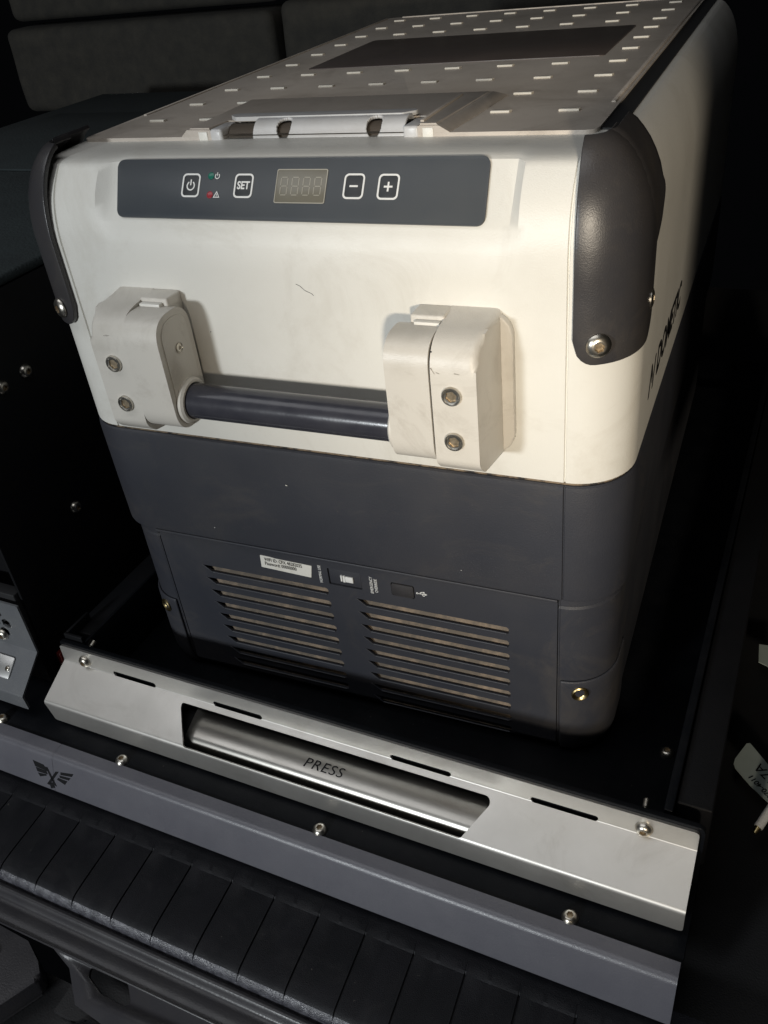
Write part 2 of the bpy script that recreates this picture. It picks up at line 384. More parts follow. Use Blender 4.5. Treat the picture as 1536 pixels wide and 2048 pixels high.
# ================================================================ base plate, sill angle
B = place(thing('mounting_base', 'black bolted base plate with folded charcoal front angle under the steel plate', 'mounting base'))
bm = bmesh.new(); box(bm, -.36, .566, -.0555, .86, .028, .045, .0006); finish('base_plate', bm, 'powder', B)
for u in (-.0556, .0880, .2876, .4885):
    o = bolt('bolt', B, (u, -.0478, .0451), (0, 0, 1), .0060, .0042, spin=u*9)
def angle_bar(u0, u1, nm):
    pf, S = folded([(-.0525, .0462), (-.0660, .0452), (-.0775, .0095), (-.068, .0035)], [.0062, .001])
    n = 40; rows = []
    for s in S: rows.append([(u0+(u1-u0)*i/n, *pf(s)) for i in range(n+1)])
    bm = bmesh.new(); skin_grid(bm, rows); bmesh.ops.recalc_face_normals(bm, faces=bm.faces)
    me = bpy.data.meshes.new(nm); bm.to_mesh(me); bm.free(); o = link(nm, me, 'sillbar', B, 50)
    if sum(p.normal.y for p in me.polygons) > 0: me.flip_normals()
    md = o.modifiers.new('s', 'SOLIDIFY'); md.thickness = .0022; md.offset = -1; md.use_rim = False
    return o
angle_bar(-.36, .0218, 'front_angle'); angle_bar(.0221, .5645, 'front_angle')
EMB = [[(-0.0027, 0.0339), (0.0109, 0.0329), (0.0155, 0.0274), (-0.0001, 0.0283)], [(0.0005, 0.0277), (0.0134, 0.0274), (0.015, 0.0244), (0.002, 0.0237)], [(0.0025, 0.0225), (0.0129, 0.0239), (0.0131, 0.0226), (0.005, 0.0194)], [(0.0123, 0.0316), (0.0154, 0.0317), (0.0246, 0.0152), (0.0213, 0.0159)], [(0.0247, 0.0303), (0.0288, 0.0313), (0.0156, 0.014), (0.0129, 0.0146)], [(0.0159, 0.0165), (0.0202, 0.0179), (0.0223, 0.0133), (0.0172, 0.011)], [(0.0306, 0.0314), (0.0464, 0.0344), (0.044, 0.0308), (0.0305, 0.0287)], [(0.029, 0.0277), (0.0424, 0.0291), (0.0401, 0.0261), (0.0293, 0.0255)], [(0.027, 0.0247), (0.0381, 0.0246), (0.0349, 0.0201), (0.0256, 0.0225)]]
fdir = Vector((0, -.012, -.0355)).normalized(); fn = Vector((0, -.0355, .012)).normalized()
def facep(u, z, off): k = (.0450-z)/.0355; return Vector((u, -.0655-.012*k, z)) + fn*off
bm = bmesh.new()
for pol in EMB:
    a = [bm.verts.new(facep(u, z, .0004)) for u, z in pol]; b = [bm.verts.new(facep(u, z, -.002)) for u, z in pol]
    bm.faces.new(a); n = len(a)
    for i in range(n): bm.faces.new((a[i], a[(i+1) % n], b[(i+1) % n], b[i]))
finish('winged_emblem', bm, 'blackink', B, smooth=False)
# ================================================================ fridge slide
F = place(thing('fridge_slide', 'sliding tray with stainless steel front plate marked PRESS under the fridge', 'fridge slide'))
bm = bmesh.new(); box(bm, .020, .541, .006, .74, .0570, .0604, .0005); finish('tray_floor', bm, 'powder', F)
bm = bmesh.new()
prism(bm, fillet([(-.0008, .055), (.5652, .055), (.5652, .1178), (-.0008, .1178)], [.003, .003, .006, .002]), .0024, .0062, .0005, 2, axis='y'); finish('front_wall', bm, 'powder', F)
for a, b, zt in ((.5435, .5675, .1125), (-.006, .0185, .1125)):
    bm = bmesh.new(); box(bm, a, b, .022, .80, .05, zt, .0015)
    finish('slide_rail', bm, 'rail', F)
for a, b in ((.5365, .5425), (.0205, .0235)):
    bm = bmesh.new(); box(bm, a, b, .010, .76, .0600, .1165, .0008); finish('tray_side', bm, 'powder', F)
bm = bmesh.new(); box(bm, .001, .022, .008, .011, .1, .1225, .0006); box(bm, .001, .004, .0112, .04, .1, .1225, .0006); finish('corner_bracket', bm, 'rail', F)
for u, v in ((.0700, .0930), (.5260, .1060)):
    bolt('bolt', F, (u, v, .0606), (0, 0, 1), .0055, .004)
pf, S = folded([(0, .115), (-.0006, .097), (-.0375, .0782), (-.0335, .0507)], [.0014, .0040])
Ls = S[-1]; SB1 = .018; SB2 = SB1 + .0415
def ss(z0): return z0
cut = fillet([(.137, .0235), (.4155, .0235), (.4185, .0285), (.4035, .0585), (.1555, .0585), (.1380, .0285)], [.006, .006, .006, .003, .003, .006])
slots = [rrect(a, b, .0135, .0185, .0022, 4) for a, b in ((.0588, .1060), (.1675, .2160), (.3335, .3840), (.4460, .4950))]
fp = sheet('front_plate', fillet([(0, 0), (.5619, 0), (.5619, Ls), (0, Ls)], [.0035, .0035, .004, .002]), [cut]+slots, pf, F, ['steel', 'edge'], .0022, S[1:-1])
for u in (.0277, .5263):
    bolt('bolt', F, (u, -.0004, .1040), (0, -1, 0), .0062, .0045, spin=u)
    bm = bmesh.new(); lathe(bm, [(.0026, 0), (.0026, .002), (.0022, .0025), (.0026, .003), (.0022, .0035), (.0026, .004), (.0022, .0045), (.0026, .005), (.0022, .0055), (.0026, .006), (.0022, .0065), (.0024, .012), (0, .012)], 16, orient((u-.002, .006, .1085), (0, 1, .25)))
    finish('bolt_thread', bm, 'bolt', F)
def plate_scratch(u0, v0, z0, u1, v1, z1, w_=.00022):
    a = Vector((u0, v0, z0)); b = Vector((u1, v1, z1)); n_ = Vector((0, -.453, .891)); t_ = (b-a).normalized().cross(n_)*w_
    bm = bmesh.new(); bm.faces.new([bm.verts.new(q + n_*.00008) for q in (a-t_, b-t_*.6, b+t_*.6, a+t_)]); finish('scratch', bm, 'edge', fp, smooth=False)
plate_scratch(.4691, -.0284, .0824, .5138, -.0283, .08245); plate_scratch(.5158, -.0283, .08245, .5615, -.0286, .0823, .00014)
for u_, v_, l_, a_ in ((.030, -.020, .004, 1.1), (.505, -.012, .002, 1.4), (.498, -.020, .0016, .8), (.520, -.015, .0015, 1.9), (.440, -.018, .003, .3)):
    zf = .097 + v_*.5095; plate_scratch(u_, v_, zf, u_+l_*math.cos(a_), v_+l_*math.sin(a_), zf+l_*math.sin(a_)*.5095, .00012)
# black recess and lever behind the cut-out
d1 = Vector((-.0369, -.0188)).normalized(); nn = Vector((d1.y, -d1.x)); nn = nn if nn.y < 0 else -nn
def L2(s, dep): q = Vector((-.0006, .097)) + d1*s + nn*dep; return (q.x, q.y)
bm = bmesh.new(); prism(bm, [L2(-.002, .0188), L2(.0330, .0188), L2(.0330, .0215), L2(-.002, .0215)], .125, .431, axis='x'); finish('lever_recess', bm, 'black', F)
pts = [L2(.0060, .0075), L2(.0340, .0058), L2(.0385, .0180)]
pf2, S2 = folded([pts[0], pts[1], pts[2]], [.0075], 10)
bm = bmesh.new(); rows = []
u0, u1 = .150, .4240
for s in S2: rows.append([(u0+(u1-u0)*i/30, *pf2(s)) for i in range(31)])
skin_grid(bm, rows); bmesh.ops.recalc_face_normals(bm, faces=bm.faces)
lv = finish('press_lever', bm, 'lever', F, 60)
md = lv.modifiers.new('s', 'SOLIDIFY'); md.thickness = .002; md.offset = 0
ld = Vector((0, pts[1][0]-pts[0][0], pts[1][1]-pts[0][1])).normalized(); ln = Vector((1, 0, 0)).cross(-ld)
c = Vector((.2800, (pts[0][0]*.44+pts[1][0]*.56), (pts[0][1]*.44+pts[1][1]*.56))) + ln*.0012
put_text('lever_lettering', 'PRESS', .0115, basis(c, (1, 0, 0), -ld), 'blackink', lv, .0002, shear=.25, bold=-.0001, sx=1.15, space=1.08)
# ================================================================ ribbed bumper pad and door sill
R = place(thing('bumper_protector', 'black rubber sill protector with moulded cross ribs in front of charcoal angle', 'sill protector'))
bm = bmesh.new()
prof = [(-.060, -.0035), (-.080, -.0035), (-.0870, -.0040), (-.0890, -.0052), (-.110, -.0054), (-.135, -.0056), (-.1450, -.0062), (-.1480, -.0070), (-.1505, -.0086), (-.1525, -.0110), (-.1538, -.0138), (-.1545, -.0170), (-.1550, -.026)]
pitch = .0409; us = []; k0 = -8
xs = []
for k in range(k0, 15):
    g = .0159 + k*pitch      # groove position at v=-.12
    xs += [(g-.0011, 0, k), (g-.0008, -.0016, k), (g+.0002, -.0016, k), (g+.0008, .0007, k), (g+.0045, .0006, k), (g+pitch*.38, 0, k), (g+pitch*.45, -.0003, k), (g+pitch*.52, .0003, k), (g+pitch*.75, .0002, k)]
rows = []
for (v, z) in prof:
    act = smooth((-.086-v)/.003) * (1-smooth((-.1515-v)/.004)); row = []
    for u, dz, k in xs:
        row.append((u + (-.0020)*((v+.12)/.032), v, z + dz*act))
    rows.append(row)
skin_grid(bm, rows); bmesh.ops.recalc_face_normals(bm, faces=bm.faces)
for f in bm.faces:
    if f.calc_center_median().y < -.1498: f.material_index = 1  # front bead: bright sheen put into the colour
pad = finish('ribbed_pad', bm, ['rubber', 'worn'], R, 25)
T = place(thing('door_sill', 'dark plastic tailgate sill trim with oval hole below the ribbed protector', 'sill trim'))
bm = bmesh.new()
prof = [(-.10, -.014), (-.1545, -.0215), (-.1562, -.0180), (-.1580, -.0158), (-.1598, -.0152), (-.1615, -.0162), (-.1628, -.0190), (-.1640, -.0225), (-.1662, -.0243), (-.1695, -.0240), (-.1745, -.0236), (-.1790, -.0242), (-.1815, -.0255)]
n = 60
skin_grid(bm, [[(-.4 + 1.0*i/n, v, z) for i in range(n+1)] for v, z in prof]); finish('sill_edge', bm, 'trim', T, 60)
hole = fillet([(.1405, .1835), (.1785, .1830), (.1885, .1930), (.1835, .1965), (.1600, .1958), (.1430, .1895)][::-1], .003)
me = fillmesh([(-.4, .1815), (.6, .1815), (.6, .26), (.1440, .2090), (.1240, .1900), (.1020, .1830), (-.4, .1830)], [hole])
for v in me.vertices: v.co = (v.co.x, -v.co.y, -.0255 - (v.co.y-.1815)*.35)
tf = link('sill_face', me, 'trim', T)
md = tf.modifiers.new('s', 'SOLIDIFY'); md.thickness = .004; md.offset = 0
bm = bmesh.new(); box(bm, .12, .21, -.215, -.17, -.056, -.050); finish('hole_backing', bm, 'trimdark', T)
bm = bmesh.new(); prism(bm, fillet([(-.3, -.184), (.040, -.1845), (.076, -.1860), (.096, -.1960), (.1080, -.2060), (.074, -.27), (-.3, -.30)], .006), -.046, -.0255, .004); finish('latch_cover', bm, 'trim', T)
bm = bmesh.new(); prism(bm, fillet([(-.3, -.205), (.040, -.196), (.062, -.205), (.050, -.235), (-.3, -.25)], .004), -.0252, -.0235, .001); finish('latch_pad', bm, 'insert', T)
bm = bmesh.new(); box(bm, -.4, .6, -.5, -.19, -.09, -.062); finish('lower_ledge', bm, 'trimdark', T)
bm = bmesh.new(); prism(bm, fillet([(.1500, -.2100), (.60, -.262), (.60, -.5), (.11, -.5), (.128, -.235)], .004), -.062, -.048, .003); finish('step_pad', bm, 'rubber', T)
# ================================================================ small things on the right
def flat_tag(name, label, cat, pts, mtx, th, m):
    bm = bmesh.new(); prism(bm, pts, 0, th, 0); bmesh.ops.transform(bm, matrix=mtx, verts=bm.verts)
    return tag(finish(name, bm, m), label, cat)

t = thing('hang_tag', 'pale green paper hang tag with printed 7A lying right of the slide', 'tag')
TZ = .02
bm = bmesh.new(); prism(bm, fillet([(0.2864, 0.0761), (0.2871, 0.0816), (0.2944, 0.0998), (0.297, 0.1012), (0.3116, 0.0831), (0.3246, 0.0672), (0.3257, 0.039), (0.3135, 0.0462), (0.2999, 0.0582), (0.2878, 0.072)], 0), .0500, .0506)
finish("tag_card", bm, "tag", t, smooth=False)
put_text("tag_lettering", "17A", .012, basis((0.3105, 0.0729, 0.0508), (-0.7134, 0.7008, 0.0), (-0.7008, -0.7134, 0)), "blackink", t, .0001)
put_text("tag_lettering", "070-4011", .0062, basis((0.3073, 0.0595, 0.0508), (-0.7134, 0.7008, 0.0), (-0.7008, -0.7134, 0)), "blackink", t, .0001, bold=.0001)
flat_tag("paper_scrap", "small pale grey scrap at the right edge above the hang tag", "paper", [(0.2968, 0.2206), (0.3145, 0.2217), (0.3158, 0.19), (0.2977, 0.1975)], Matrix.Translation((0,0,.05)), .001, "tag")
t = thing('wire_end', 'white wire with a brass end at the right edge below the hang tag', 'wire')
bm = bmesh.new(); a = Vector((0.307, 0.014, 0.06)); b = Vector((0.3193, 0.0399, 0.07)); lathe(bm, [(0, 0), (.0030, 0), (.0033, .0006), (.0033, (b-a).length)], 16, orient(a, b-a)); finish('wire_sleeve', bm, 'ink', t)
bm = bmesh.new(); lathe(bm, [(0, -.006), (.0016, -.005), (.0022, -.002), (.0028, .0005)], 12, orient(a, b-a)); finish('wire_tip', bm, 'brass', t)

# ================================================================ THE FRIDGE
G = thing('portable_fridge', 'cream and black portable fridge freezer box with studded grey lid and carry bar', 'fridge', (0, 0, .1015))
OFF = Vector((0, 0, -.1015))
XC = 0
def loop(z, w, r, a_of_x, y1, lower=None, groove=None):
    """closed horizontal section; front at y=a(x), side half width w, corner radius r"""
    pts = []; s = w - r
    nf = 60
    if lower is not None:     # recessed pocket between +-lower
        yr = .024
        pts += [(-s, a_of_x(-s)), (-lower-.0012, a_of_x(0)), (-lower, a_of_x(0)), (-lower+.0001, yr)]
        pts += [(-lower + 2*lower*i/20, yr) for i in range(1, 20)]
        pts += [(lower-.0001, yr), (lower, a_of_x(0)), (lower+.0012, a_of_x(0)), (s, a_of_x(s))]
    else:
        xs = [-s + 2*s*i/nf for i in range(nf+1)]
        if groove:
            gx = []
            for g in groove: gx += [(g-.0007, 0), (g-.0002, .0012), (g+.0003, .0012), (g+.0008, 0)]
            xs2 = [(x, 0) for x in xs if all(abs(x-g) > .0015 for g in groove)] + gx; xs2.sort()
            pts += [(x, a_of_x(x)+d) for x, d in xs2]
        else: pts += [(x, a_of_x(x)) for x in xs]
    af = a_of_x(s)
    for i in range(1, 13):
        t = math.radians(-90 + 90*i/12); pts.append((s + r*math.cos(t), af + r + r*math.sin(t)))
    for i in range(1, 12): pts.append((w, af+r + (y1-2*r-af)*i/12))
    for i in range(0, 9):
        t = math.radians(90*i/8); pts.append((s + r*math.cos(t), y1-r + r*math.sin(t)))
    for i in range(1, 8): pts.append((s-2*s*i/8, y1))
    for i in range(0, 9):
        t = math.radians(90+90*i/8); pts.append((-s + r*math.cos(t), y1-r + r*math.sin(t)))
    for i in range(1, 12): pts.append((-w, y1-r - (y1-2*r-af)*i/12))
    for i in range(0, 12):
        t = math.radians(180+90*i/12); pts.append((-s + r*math.cos(t), af + r + r*math.sin(t)))
    return [(x, y, z) for x, y in pts]
Y1 = .612
# --- cream upper shell
ZA = [.349, .485, .492, .4985, .5275, .5290, .5300, .5304, .5306]
AI = [0, 0, .0018, .0045, .0255, .0290, .0360, .0460, .0620]      # inside the panel flat
AO = [0, 0, .0006, .0018, .0185, .0225, .0300, .0420, .0600]    # outside, bulged
BS = [0, 0, .0006, .0018, .0150, .0172, .0190, .0200, .0210]
ZB = [.485, .490, .496, .502, .508, .514, .519, .5235, .5265, .529, .5306]
BB = [0, .0003, .0010, .0022, .0039, .0062, .0088, .0120, .0148, .0180, .0215]
def afun(z):
    ai, ao = interp(z, ZA, AI), interp(z, ZA, AO)
    if .4985 < z < .5275: ao -= .0030*math.sin(math.pi*(z-.4985)/.029)
    def f(x):
        k = smooth((.1290+.004 - abs(x-.004))/.006); return ao + (ai-ao)*k
    return f
bm = bmesh.new()
lv_ = [(.3492, .0022), (.3497, .0008), (.3510, 0)]
zs = [.3497, .353, .40, .44, .47, .485, .4885, .492, .4945, .497, .4985, .502, .505, .508, .511, .514, .517, .520, .523, .5255, .5275, .5283, .5290, .5295, .5300, .5303]
rows = []
base = loop(.3490, .1965, .033, lambda x: .0025, Y1-.003, groove=(-.1655, .1655)); 
GR = (-.1632, .1632)
rows.append(loop(.3490, .1970, .0350, lambda x: .0020, Y1, groove=GR))
for z in zs:
    b = interp(z, ZB, BB); r = .0350 if z < .492 else .0350 - min(.014, interp(z, ZA, AI)*.35)
    f = afun(z)
    rr_ = .0350
    # keep the section's vertex count constant
    w_ = .199-b
    rows.append(loop(z, w_, w_-.1640 if w_-.1640 > .010 else .010, f, Y1 - .3*interp(z, ZA, AI), groove=GR))
rows = [[Vector(p)+OFF for p in r] for r in rows]
V = skin_grid(bm, rows, True); bm.faces.new(V[-1]); bm.faces.new(V[0][::-1])
finish('upper_shell', bm, 'shell', G, 30)
# dirt line in the joint
bm = bmesh.new()
rows = [[Vector(p)+OFF for p in loop(z, .1975, .034, lambda x: .0016, Y1-.001)] for z in (.3462, .3496)]
skin_grid(bm, rows, True); finish('joint_seal', bm, 'dirt', G)
# --- dark band
bm = bmesh.new(); rows = []
for z, o in ((.2555, -.004), (.2572, -.0005), (.2590, 0), (.30, .0006), (.343, .0010), (.3464, .0006), (.3474, -.0006)):
    rows.append(loop(z, .1990+o, .0350+o, lambda x, o=o: -o, Y1, groove=(.1632,)))
rows = [[Vector(p)+OFF for p in r] for r in rows]; V = skin_grid(bm, rows, True); bm.faces.new(V[-1]); bm.faces.new(V[0][::-1]); finish('middle_band', bm, 'dark', G, 30)
# --- lower base with the pocket for the vent panel
bm = bmesh.new(); rows = []
for z, o in ((.1035, -.012), (.1060, -.0065), (.110, -.003), (.116, -.0008), (.125, 0), (.18, 0), (.235, 0), (.247, 0), (.2485, -.0012), (.250, 0), (.2570, 0)):
    rows.append(loop(z, .1955+o, .0345+o, lambda x, o=o: .0035-o, Y1-.004, lower=.1600))
rows = [[Vector(p)+OFF for p in r] for r in rows]; V = skin_grid(bm, rows, True); finish('lower_base', bm, 'dark', G, 30)
# --- vent panel with louvre slots
slotsL, slotsR = [], []
for k in range(9):
    zl = .2190 - .0126*k; zr = .2145 - .01272*k
    for lst, a, b, z in ((slotsL, -.1255+.0008*k, -.0140+.0004*k, zl), (slotsR, .0085+.0003*k, .1255, zr)):
        h = .0062
        lst.append(fillet([(a, z+h), (a+.0075, z), (b, z), (b, z+h*.75), (b-.0015, z+h)], [.0003, .002, .0028, .001, .001], 4))
sw = rrect(-.0120, .0150, .2300, .2452, .0008)
usbh = rrect(.0385, .0566, .2308, .2430, .0018)
me = fillmesh(fillet([(-.1593, .1075), (.1593, .1075), (.1593, .2525), (-.1593, .2525)], .001), slotsL+slotsR+[sw, usbh])
def tofront(me, y):
    for v in me.vertices: v.co = (v.co.x, y, v.co.y-.1015)
tofront(me, .0037)
bmv = bmesh.new(); bmv.from_mesh(me)
bmesh.ops.bisect_plane(bmv, geom=list(bmv.verts)+list(bmv.edges)+list(bmv.faces), plane_co=(0, 0, .1145-.1015), plane_no=(0, 0, 1))
for v in bmv.verts:
    if v.co.z < .1140-.1015: v.co.y += .004
bmesh.ops.recalc_face_normals(bmv, faces=bmv.faces)
if sum(f.normal.y*f.calc_area() for f in bmv.faces) > 0: bmesh.ops.reverse_faces(bmv, faces=bmv.faces)
bmv.to_mesh(me); bmv.free()
vp = link('vent_panel', me, 'dark', G, smooth=False)
md = vp.modifiers.new('s', 'SOLIDIFY'); md.thickness = .0022; md.offset = -1
bm = bmesh.new(); box(bm, -.1598, .1598, .0005, .010, .2536-.1015, .2560-.1015, .0006); finish('panel_lip', bm, 'dark', G)
for lst, nm in ((slotsL, 'vent_fins'), (slotsR, 'vent_fins')):
    bm = bmesh.new()
    for s_ in lst:
        a = min(q[0] for q in s_); b = max(q[0] for q in s_); z = min(q[1] for q in s_)-.1015
        # sloping fin from the lower edge of the slot up and back
        n = 16
        r0 = [(a+.001+(b-a+.002)*i/n, .0062, z-.0006) for i in range(n+1)]
        r1 = [(a+.004+(b-a-.001)*i/n, .0085, z+.0030) for i in range(n+1)]
        r2 = [(a+.006+(b-a-.003)*i/n, .0150, z+.0085) for i in range(n+1)]
        skin_grid(bm, [r0, r1, r2])
        lip = []
        for k_ in range(7):
            an = math.radians(-20 + 30*k_); lip.append([(a+.0078+(b-a-.0095)*i/8, .0037-.0007*math.sin(an), z+.0001+.0006*math.cos(an)) for i in range(9)])
        skin_grid(bm, lip, mi=1)
        skin_grid(bm, [[(q[0]+(.0075*(1-t_)), .0037-.0006*math.sin(math.radians(-20+30*k_)), z+.0062*(1-t_)+.0001+.0006*math.cos(math.radians(-20+30*k_))) for t_, q in ((0, (a-.0075, 0)), (1, (a+.0075, 0)))] for k_ in range(7)], mi=1)
    finish(nm, bm, ['tan', 'dark'], vp, 60)
# pocket lining
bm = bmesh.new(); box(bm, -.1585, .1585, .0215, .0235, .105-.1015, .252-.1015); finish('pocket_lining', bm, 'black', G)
# wifi sticker, switch, usb cover, prints
EY = (0, 0, 1); EX = (1, 0, 0)
st = fillet([(-.0690, .2348), (-.0265, .2332), (-.0245, .2448), (-.055, .2455), (-.0600, .2462), (-.0682, .2464)], .0004, 2)
bm = bmesh.new(); prism(bm, [(a, b-.1015) for a, b in st], .00325, .00355, axis='y'); stk = finish('label_sticker', bm, 'sticker', G)
put_text('sticker_lettering', 'WIFI ID: CFX 48282035', .0044, basis((-.0650, .0031, .2432-.1015), (1, 0, -.015), EY), 'blackink', stk, .0001, align='LEFT', sx=.74)
put_text('sticker_lettering', 'Password: 00000000', .0044, basis((-.0652, .0031, .2392-.1015), (1, 0, -.015), EY), 'blackink', stk, .0001, align='LEFT', sx=.74)
bm = bmesh.new(); box(bm, -.0115, .0145, .0046, .008, .2304-.1015, .2448-.1015, .0006); swo = finish('override_switch', bm, 'dark', G)
bm = bmesh.new(); box(bm, -.0018, -.0006, .0036, .0046, .2348-.1015, .2402-.1015); box(bm, .0001, .0017, .0036, .0046, .2344-.1015, .2402-.1015); box(bm, .0021, .0084, .0032, .0046, .2350-.1015, .2400-.1015, .0003); finish('switch_slider', bm, 'ink', swo)
put_text('switch_lettering', 'NORMAL USE', .0034, basis((-.0182, .0034, .2385-.1015), (0, 0, 1), (-1, 0, 0)), 'ink', swo, .0001, sx=.8)
put_text('switch_lettering', 'EMERGENCY', .0034, basis((.0232, .0034, .2368-.1015), (0, 0, 1), (-1, 0, 0)), 'ink', swo, .0001, sx=.8)
put_text('switch_lettering', 'OVERRIDE', .0034, basis((.0268, .0034, .2368-.1015), (0, 0, 1), (-1, 0, 0)), 'ink', swo, .0001, sx=.8)
bm = bmesh.new(); prism(bm, [(a, b-.1015) for a, b in rrect(.0391, .0560, .2314, .2424, .0016)], .0030, .0060, .0005, 2, axis='y'); usb = finish('usb_cover', bm, 'guard', G)
bm = bmesh.new(); uz = .2372-.1015
for q in ([(.0588, uz-.0003), (.0648, uz-.0003), (.0648, uz+.0003), (.0588, uz+.0003)], [(.0644, uz-.0010), (.0664, uz), (.0644, uz+.0010)], [(.0602, uz), (.0618, uz+.0018), (.0634, uz+.0018), (.0634, uz+.0013), (.0621, uz+.0013), (.0610, uz)], [(.0618, uz), (.0632, uz-.0018), (.0644, uz-.0018), (.0644, uz-.0013), (.0634, uz-.0013), (.0626, uz)], rrect(.0580, .0595, uz-.0008, uz+.0008, .0007, 3), rrect(.0630, .0645, uz+.0010, uz+.0022, .0004, 3)):
    prism(bm, q, .00335, .0036, axis='y')
finish('usb_symbol', bm, 'ink', usb, smooth=False)
# foot guards of the lower corners with brass insert
def corner_strip(name, side, offs, R0, cx, cy, prof, smin, smax, a0, a1, ext, thick, m, zb, cornerr, parent):
    """vertical guard wrapped round the front corner; prof: (z, dR)"""
    bm = bmesh.new(); rows = []
    n = 30; nz = len(prof)
    ztop = prof[-1][0]
    path = []
    for z, dR in prof:
        off, ox = offs; R_ = max(R0 + off - dR, .002); Rx = max(R0 + ox - dR*.9, .002); row = []
        L = [];  # parameter list along the section
        for i in range(n+1):
            t = i/n
            if t < .78:
                th = math.radians(a0 + (a1-a0)*t/.78); x = cx + (R_+(Rx-R_)*math.sin(th)**2)*math.sin(th); y = cy - R_*math.cos(th)
            else:
                k = (t-.78)/.22; th = math.radians(a1); x = cx + Rx*math.sin(th); y = cy - R_*math.cos(th) + ext*k
            row.append((x, y, z, t))
        rows.append(row)
    out = []
    for j, row in enumerate(rows):
        o = []
        for x, y, z, t in row:
            # rounded lower ends
            e = 0; tl = cornerr[0]; tr = cornerr[1]
            if t < tl: e = (1-math.sqrt(max(0, 1-((tl-t)/tl)**2)))*cornerr[2]
            if t > 1-tr: e = (1-math.sqrt(max(0, 1-((t-1+tr)/tr)**2)))*cornerr[3]
            zlow = zb + e
            f = (z-prof[0][0])/(ztop-prof[0][0]); zz = z if f > .5 else zlow + (prof[nz//2][0]-zlow)*0 + (z-prof[0][0])*(1-(zlow-prof[0][0])/(ztop*.5+prof[0][0]*.5-prof[0][0])) 
            o.append(Vector((side*x, y, zz)) + OFF)
        out.append(o)
    skin_grid(bm, out); bmesh.ops.recalc_face_normals(bm, faces=bm.faces)
    me = bpy.data.meshes.new(name); bm.to_mesh(me); bm.free()
    if sum(p.normal.y*p.area for p in me.polygons) > 0: me.flip_normals()
    ob = link(name, me, m, parent, 50)
    md = ob.modifiers.new('s', 'SOLIDIFY'); md.thickness = thick; md.offset = -1
    md = ob.modifiers.new('b', 'BEVEL'); md.width = .0011; md.segments = 3; md.limit_method = 'ANGLE'; md.angle_limit = math.radians(50)
    return ob
gp = [(.428, 0), (.44, 0), (.45, 0), (.47, 0), (.488, 0), (.496, .0008), (.504, .0022), (.511, .0040), (.518, .0068), (.524, .0100), (.529, .0135), (.5335, .0176), (.537, .0220), (.5395, .0270)]
fl = [(.474, 0), (.478, 0), (.486, 0), (.494, .0003), (.500, .0008), (.507, .0020), (.514, .0040), (.521, .0072), (.527, .0108), (.532, .0148), (.5365, .0192), (.5395, .024)]
for sd in (1, -1):
    g = corner_strip('corner_guard', sd, (.0042, .0010), .0350, .1640, .0350, gp, 0, 1, 4, 90, .014, .0035, 'guard', .428, (.16, .24, .014, .018), G)
    corner_strip('guard_flange', sd, (.0018, .0006), .0350, .1640, .0400, fl, 0, 1, 50, 90, .032, .0025, 'guard', .474, (.01, .30, .0, .022), g)
    R_ = .0392; th = math.radians(24 if sd > 0 else 24); nrm = (sd*math.sin(th), -math.cos(th), 0)
    bolt('guard_screw', g, Vector((sd*(.1640+R_*math.sin(th)), .0350-R_*math.cos(th), .4395))+OFF+Vector(nrm)*.0002, nrm, .0068, .0030)
    bolt('guard_screw', g, Vector((sd*.2001, .041, .4500))+OFF, (sd, 0, 0), .0055, .0014)
    fg = [(.105, .0060), (.110, .0030), (.118, .0008), (.13, 0), (.15, 0), (.165, 0), (.176, 0), (.181, .0003)]
    q = corner_strip('foot_guard', sd, (.0024, .0020), .0345, .1610, .0380, fg, 0, 1, 2, 90, .020, .002, 'dark', .105, (.001, .001, 0, 0), G)
    bm = bmesh.new(); th = math.radians(24); nrm = Vector((sd*math.sin(th), -math.cos(th), 0)); c = Vector((sd*(.1610+.0369*math.sin(th)), .0380-.0369*math.cos(th), .1700))+OFF
    lathe(bm, [(.0062, 0), (.0062, .0008), (.0054, .0014), (.0044, .0010), (.0030, -.0004), (0, -.0006)], 26, orient(c, nrm)); finish('foot_screw', bm, 'brass', q)
# --- lid
ZT = .5324
LX0, LX1, LY0, LY1 = -.1775, .1635, .0630, .606
bm = bmesh.new()
prism(bm, fillet([(LX0, LY0), (-.0785, LY0), (-.0785, .0870), (.0642, .0870), (.0642, LY0), (LX1, LY0), (LX1, LY1), (LX0, LY1)], [.006, .0005, .001, .001, .0005, .008, .012, .012]), .5268-.1015, ZT-.1015, .0014, 4)
lid = finish('lid', bm, 'lid', G)
# raised rim along the edges
bm = bmesh.new()
o_ = rrect(LX0+.0022, LX1-.0022, LY0+.006, LY1-.002, .010, 6); i_ = rrect(LX0+.0052, LX1-.0052, LY0+.009, LY1-.0055, .008, 6)
for xa, xb in ((LX0+.0022, LX0+.0050), (LX1-.0052, LX1-.0024)): box(bm, xa, xb, .13, LY1-.01, ZT-.1020, ZT-.1015+.0009, .0006, 2)
box(bm, LX0+.02, LX1-.02, LY1-.005, LY1-.002, ZT-.1020, ZT-.1015+.0010, .0006, 2)
finish('lid_rim', bm, 'lid', lid)
PX = [-.149+.041*k for k in range(8)]; PY = [.1085, .1600, .2110, .2630, .3145, .3650, .4160, .4650, .5180, .5700]
bm = bmesh.new(); prism(bm, [(-.0058, 0), (.0058, 0), (.0066, .0036), (-.0050, .0036)], -.0002, .0014, .0004, 2)
stud = finish('tread_stud', bm, 'stud', lid); first = True
for j, y in enumerate(PY):
    for i, x in enumerate(PX):
        if j < 2 and 2 <= i <= 5: continue
        if 4 <= j <= 6 and 0 < i < 7: continue
        o = stud if first else stud.copy()
        if not first: COL.objects.link(o); o.parent = lid
        first = False; o.location = (x, y, ZT-.1015)
